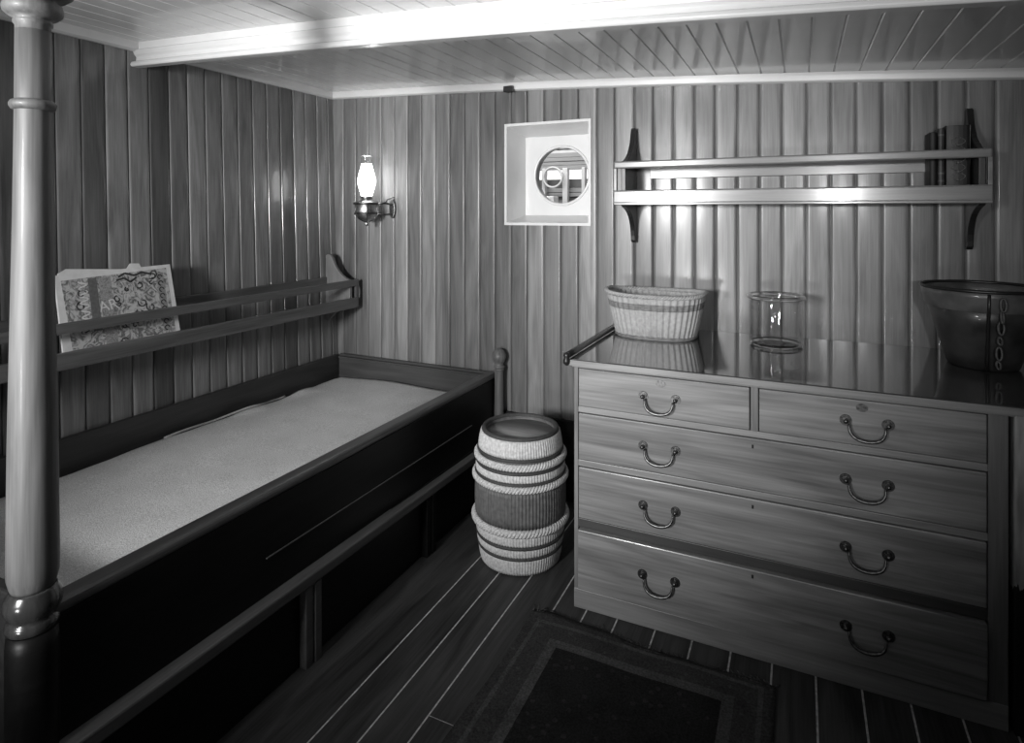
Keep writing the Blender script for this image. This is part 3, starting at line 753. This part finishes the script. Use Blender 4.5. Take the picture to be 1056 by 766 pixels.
sa = -PI * .5
mb = MB(); sa = math.radians(-97)
pr = [(.126, .006), (.136, .05), (.160, .16), (.178, .220), (.1895, .278)]
mb.tube([(KC[0] + (r + .002) * math.cos(sa), KC[1] + (r + .002) * math.sin(sa), KC[2] + z) for r, z in pr], .005, 8); mb.build('seam', M['iron'], bu)
sb = math.radians(-86)
mb = MB()
for k, (z, r) in enumerate([(.245, .184), (.205, .174), (.165, .164), (.120, .154), (.075, .145), (.035, .140)]):
    cx, cy = KC[0] + (r + .012) * math.cos(sb), KC[1] + (r + .012) * math.sin(sb)
    rr = .008 if k not in (3, 5) else .013
    mb.tube([(cx + rr * math.cos(2 * PI * i / 16) * (.45 if k % 2 else 1), cy + (.006 if k % 2 else .002) * math.sin(2 * PI * i / 16), KC[2] + z + (.022 if k not in (3, 5) else .012) * math.sin(2 * PI * i / 16)) for i in range(16)], .004, 6, True)
mb.build('hanging_chain', plain('rusty_chain', .07, .5, noise=.4, nscale=80), bu)

# ------------------------------------------------------------------ wall lamp
LC = (-2.305, 2.885)
lamp = empty('wall_lamp', (LC[0], LC[1], 1.45), 'lit brass oil lamp with a glass chimney on the back wall above the bunk', 'lamp')
c3 = (LC[0], LC[1], 0)
MB().lathe(c3, [(1e-6, 1.418), (.008, 1.422), (.012, 1.433), (.006, 1.442), (.020, 1.448), (.045, 1.460), (.062, 1.480), (.066, 1.50), (.066, 1.548), (.060, 1.560), (.030, 1.572), (.022, 1.578)], 40).build('oil_font', M['brass'], lamp)
MB().lathe(c3, [(.070, 1.545), (.077, 1.548), (.078, 1.556), (.071, 1.560)], 40, cap=False).build('gimbal_ring', M['darkbrass'], lamp, solid=.004)
MB().lathe(c3, [(.066, 1.488), (.072, 1.490), (.072, 1.498), (.067, 1.502)], 40, cap=False).build('lower_ring', M['darkbrass'], lamp, solid=.003)
mb = MB()
for k in range(6):
    a = 2 * PI * k / 6 + .2
    mb.tube([(LC[0] + r * math.cos(a), LC[1] + r * math.sin(a), z) for r, z in ((.075, 1.552), (.075, 1.52), (.071, 1.487), (.052, 1.462), (.015, 1.445))], .0025, 6)
mb.build('cradle', M['darkbrass'], lamp)
MB().lathe(c3, [(.022, 1.572), (.030, 1.578), (.034, 1.588), (.034, 1.594), (.026, 1.598)], 32).build('burner', M['brass'], lamp)
MB().lathe(c3, [(.033, 1.599), (.036, 1.612), (.044, 1.640), (.051, 1.665), (.053, 1.682), (.050, 1.705), (.043, 1.735), (.034, 1.765), (.029, 1.785)], 40, cap=False).build('lit_chimney', M['flame'], lamp)
MB().lathe(c3, [(.032, 1.785), (.030, 1.800), (.030, 1.822), (.034, 1.830), (.032, 1.830), (.028, 1.822), (.028, 1.800), (.030, 1.786)], 40, cap=False).build('chimney_neck', M['glass'], lamp)
mb = MB(); bx = LC[0] + .105
mb.tube([(LC[0] + .072, LC[1] + .012, 1.552), (bx - .01, LC[1] + .05, 1.555), (bx, B - .015, 1.545)], .006, 8)
mb.tube([(LC[0] + .068, LC[1] + .012, 1.494), (bx - .01, LC[1] + .05, 1.486), (bx, B - .015, 1.492)], .005, 8)
mb.tube([(bx - .005, LC[1] + .05, 1.556), (bx + .01, LC[1] + .045, 1.575), (bx + .055, LC[1] + .05, 1.588)], .004, 8)
mb.build('bracket_arm', M['darkbrass'], lamp)
mb = MB(); mb.prism([(bx + .020 * math.cos(2 * PI * i / 24), 1.520 + .055 * math.sin(2 * PI * i / 24)) for i in range(24)], 'Y', B - .020, B + .001); mb.build('wall_plate', M['darkbrass'], lamp, bevel=.003)
pt = bpy.data.lights.new('oil_lamp_light', 'POINT'); pt.energy = 2.5; pt.shadow_soft_size = .05
po = bpy.data.objects.new('oil_lamp_light', pt); COL.objects.link(po); po.location = (LC[0], LC[1], 1.69)

# ------------------------------------------------------------------ rope-covered keg
GC = (-1.112, 2.445, 0)
keg = empty('keg', GC, 'wooden keg bound with pale rope bands on the floor between bunk and chest', 'keg')
def kr(z): return .166 + .028 * max(0, 1 - ((z - .28) / .28) ** 2)
M['whitecord'] = plain('pale_cord_band', .50, .8, noise=.25, nscale=90)
M['rope'] = plain('pale_rope', .50, .85, noise=.3, nscale=140)
M['darkcord'] = plain('dark_cord_ring', .045, .7, noise=.4, nscale=120)
M['kegwood'] = plain('brown_ribbed_cord', .105, .6, noise=.3, nscale=60)
zsb = [i * .555 / 24 for i in range(25)]
MB().lathe(GC, [(kr(z) - .004, z) for z in zsb] + [(kr(.555) - .018, .555), (kr(.54) - .018, .530)] , 64, cap=False).build('staves', M['kegwood'], keg)
MB().lathe(GC, [(1e-6, .526), (.150, .526), (.150, .541), (1e-6, .541)], 48).build('head', wood('keg_head_wood', .18, .36, 'X', rough=.5), keg)
MB().lathe(GC, [(1e-6, .002), (.160, .002), (.160, .012), (1e-6, .012)], 48).build('bottom_head', M['kegwood'], keg)
def band(z0, z1, out, mat, name, ribn=96, rib=.010):
    n = 6; prof = [(kr(z0) - .004, z0)] + [(kr(z0 + (z1 - z0) * t) + out * (.75 + .25 * math.sin(PI * t)), z0 + (z1 - z0) * t) for t in [i / n for i in range(n + 1)]] + [(kr(z1) - .004, z1)]
    MB().lathe(GC, prof, 384, rib=rib, ribn=ribn, cap=False).build(name, mat, keg)
band(.486, .553, .006, M['whitecord'], 'cord_band')
band(.392, .424, .006, M['whitecord'], 'cord_band')
band(.130, .166, .006, M['whitecord'], 'cord_band')
band(.082, .112, .006, M['whitecord'], 'cord_band')
band(.004, .070, .006, M['whitecord'], 'cord_band')
band(.205, .352, .004, M['kegwood'], 'ribbed_middle', 84, .011)
for z in (.479, .428, .384, .122, .075):
    MB().lathe(GC, [(kr(z) + r, z + dz) for r, dz in ((-.003, -.007), (.007, -.006), (.010, 0), (.007, .006), (-.003, .007))], 64, cap=False).build('dark_ring', M['darkcord'], keg)
def braid(z, rad, amp, tw, name):
    mb = MB()
    for ph in (0, 2 * PI / 3, 4 * PI / 3):
        pts = []
        for i in range(420):
            t = 2 * PI * i / 420; q = tw * t + ph; r = kr(z) + rad + amp * math.cos(q)
            pts.append((GC[0] + r * math.cos(t), GC[1] + r * math.sin(t), z + amp * 1.25 * math.sin(q)))
        mb.tube(pts, amp * .95, 6, True)
    mb.build(name, M['rope'], keg)
braid(.453, .006, .0075, 30, 'rope_ring'); braid(.366, .007, .0070, 30, 'rope_ring'); braid(.188, .009, .0080, 28, 'rope_ring')
mb = MB(); mb.tube([(GC[0] + (kr(.555) - .008) * math.cos(2 * PI * i / 72), GC[1] + (kr(.555) - .008) * math.sin(2 * PI * i / 72), .557) for i in range(72)], .011, 8, True)
mb.build('top_rim', M['darkcord'], keg)

# ------------------------------------------------------------------ rug
def rugmat():
    m, nt, b = newmat('dark_patterned_rug'); N = nt.nodes.new; L = nt.links.new
    tc = N('ShaderNodeTexCoord'); sep = N('ShaderNodeSeparateXYZ'); L(tc.outputs['Object'], sep.inputs[0])
    def mth(op, a, b_=None):
        n = N('ShaderNodeMath'); n.operation = op
        for i, q in enumerate((a, b_)):
            if q is None: continue
            if isinstance(q, (int, float)): n.inputs[i].default_value = q
            else: L(q, n.inputs[i])
        return n.outputs[0]
    dx = mth('SUBTRACT', .42, mth('ABSOLUTE', sep.outputs['X'])); dy = mth('SUBTRACT', .56, mth('ABSOLUTE', sep.outputs['Y']))
    d = mth('MINIMUM', dx, dy)                                          # distance to the edge
    b1 = mth('MULTIPLY', mth('GREATER_THAN', d, .035), mth('LESS_THAN', d, .05))
    b2 = mth('MULTIPLY', mth('GREATER_THAN', d, .115), mth('LESS_THAN', d, .150))
    bord = mth('LESS_THAN', d, .15)
    vo = N('ShaderNodeTexVoronoi'); vo.inputs['Scale'].default_value = 26; L(tc.outputs['Object'], vo.inputs['Vector'])
    n = N('ShaderNodeTexNoise'); n.inputs['Scale'].default_value = 160; n.inputs['Detail'].default_value = 4; L(tc.outputs['Object'], n.inputs['Vector'])
    n3 = N('ShaderNodeTexNoise'); n3.inputs['Scale'].default_value = 9; n3.inputs['Detail'].default_value = 4; L(tc.outputs['Object'], n3.inputs['Vector'])
    base = mth('MULTIPLY_ADD', bord, .018); base.node.inputs[2].default_value = .014
    s = mth('ADD', base, mth('MULTIPLY', mth('ADD', b1, b2), .018))
    s = mth('ADD', s, mth('MULTIPLY', mth('LESS_THAN', vo.outputs['Distance'], .22), .008))
    s = mth('MULTIPLY', s, mth('MULTIPLY_ADD', n.outputs['Fac'], 1.8)); s.node.inputs[1].links[0].from_node.inputs[2].default_value = .1
    s = mth('MULTIPLY', s, mth('MULTIPLY_ADD', n3.outputs['Fac'], 1.6))
    s.node.inputs[1].links[0].from_node.inputs[2].default_value = .8
    L(s, b.inputs['Base Color']); b.inputs['Roughness'].default_value = 1; b.inputs['Specular IOR Level'].default_value = .05
    bp = N('ShaderNodeBump'); bp.inputs['Strength'].default_value = .8; bp.inputs['Distance'].default_value = .004; L(n.outputs['Fac'], bp.inputs['Height']); L(bp.outputs[0], b.inputs['Normal'])
    return m
RX0, RX1, RYa, RYb = -.905, -.068, .98, 2.112
mb = MB(); nx, ny = 40, 50; rz = random.Random(9)
top = []
for j in range(ny + 1):
    row = []
    for i in range(nx + 1):
        u, v = i / nx, j / ny
        ex = .006 * math.sin(9 * v + 1) * (1 - u); ey = (.010 * math.sin(7 * u + .5) + .004 * math.sin(23 * u)) * v - .028 * u * v
        z = .010 + .002 * math.sin(13 * u + 5 * v) + .004 * max(0, v - .9) * 10 * abs(math.sin(11 * u)) * .5
        row.append(mb.bm.verts.new((RX0 + (RX1 - RX0) * u + ex, RYa + (RYb - RYa) * v + ey, z)))
    top.append(row)
for j in range(ny):
    for i in range(nx):
        f = mb.bm.faces.new((top[j][i], top[j][i + 1], top[j + 1][i + 1], top[j + 1][i])); f.smooth = True
lp = top[0][:] + [top[j][nx] for j in range(1, ny + 1)] + [top[ny][i] for i in range(nx - 1, -1, -1)] + [top[j][0] for j in range(ny - 1, 0, -1)]
lw = [mb.bm.verts.new((v.co.x, v.co.y, .0008)) for v in lp]
for i in range(len(lp)): mb.bm.faces.new((lp[i], lp[(i + 1) % len(lp)], lw[(i + 1) % len(lp)], lw[i]))
mb.bm.faces.new(lw[::-1])
edge_pts = [tuple(v.co) for v in top[ny]]
rug = mb.build('rug', rugmat(), origin=((RX0 + RX1) / 2, (RYa + RYb) / 2, 0))
tag(rug, 'dark patterned rug with a frayed edge on the plank floor before the chest', 'rug')
mb = MB()
for k in range(150):
    i = rz.randrange(len(edge_pts) - 1); t = rz.random()
    x = edge_pts[i][0] * (1 - t) + edge_pts[i + 1][0] * t; y = edge_pts[i][1] * (1 - t) + edge_pts[i + 1][1] * t
    l = rz.uniform(.006, .028) * (1 if rz.random() < .8 else 1.6); dx = rz.uniform(-.02, .02)
    mb.tube([(x, y - .01, .009), (x + dx * .4, y + l * .5, .006), (x + dx, y + l, .002)], .0014, 5)
fr = mb.build('fringe', plain('frayed_threads', .10, .9, noise=.5, nscale=200), rug)
fr['kind'] = 'stuff'
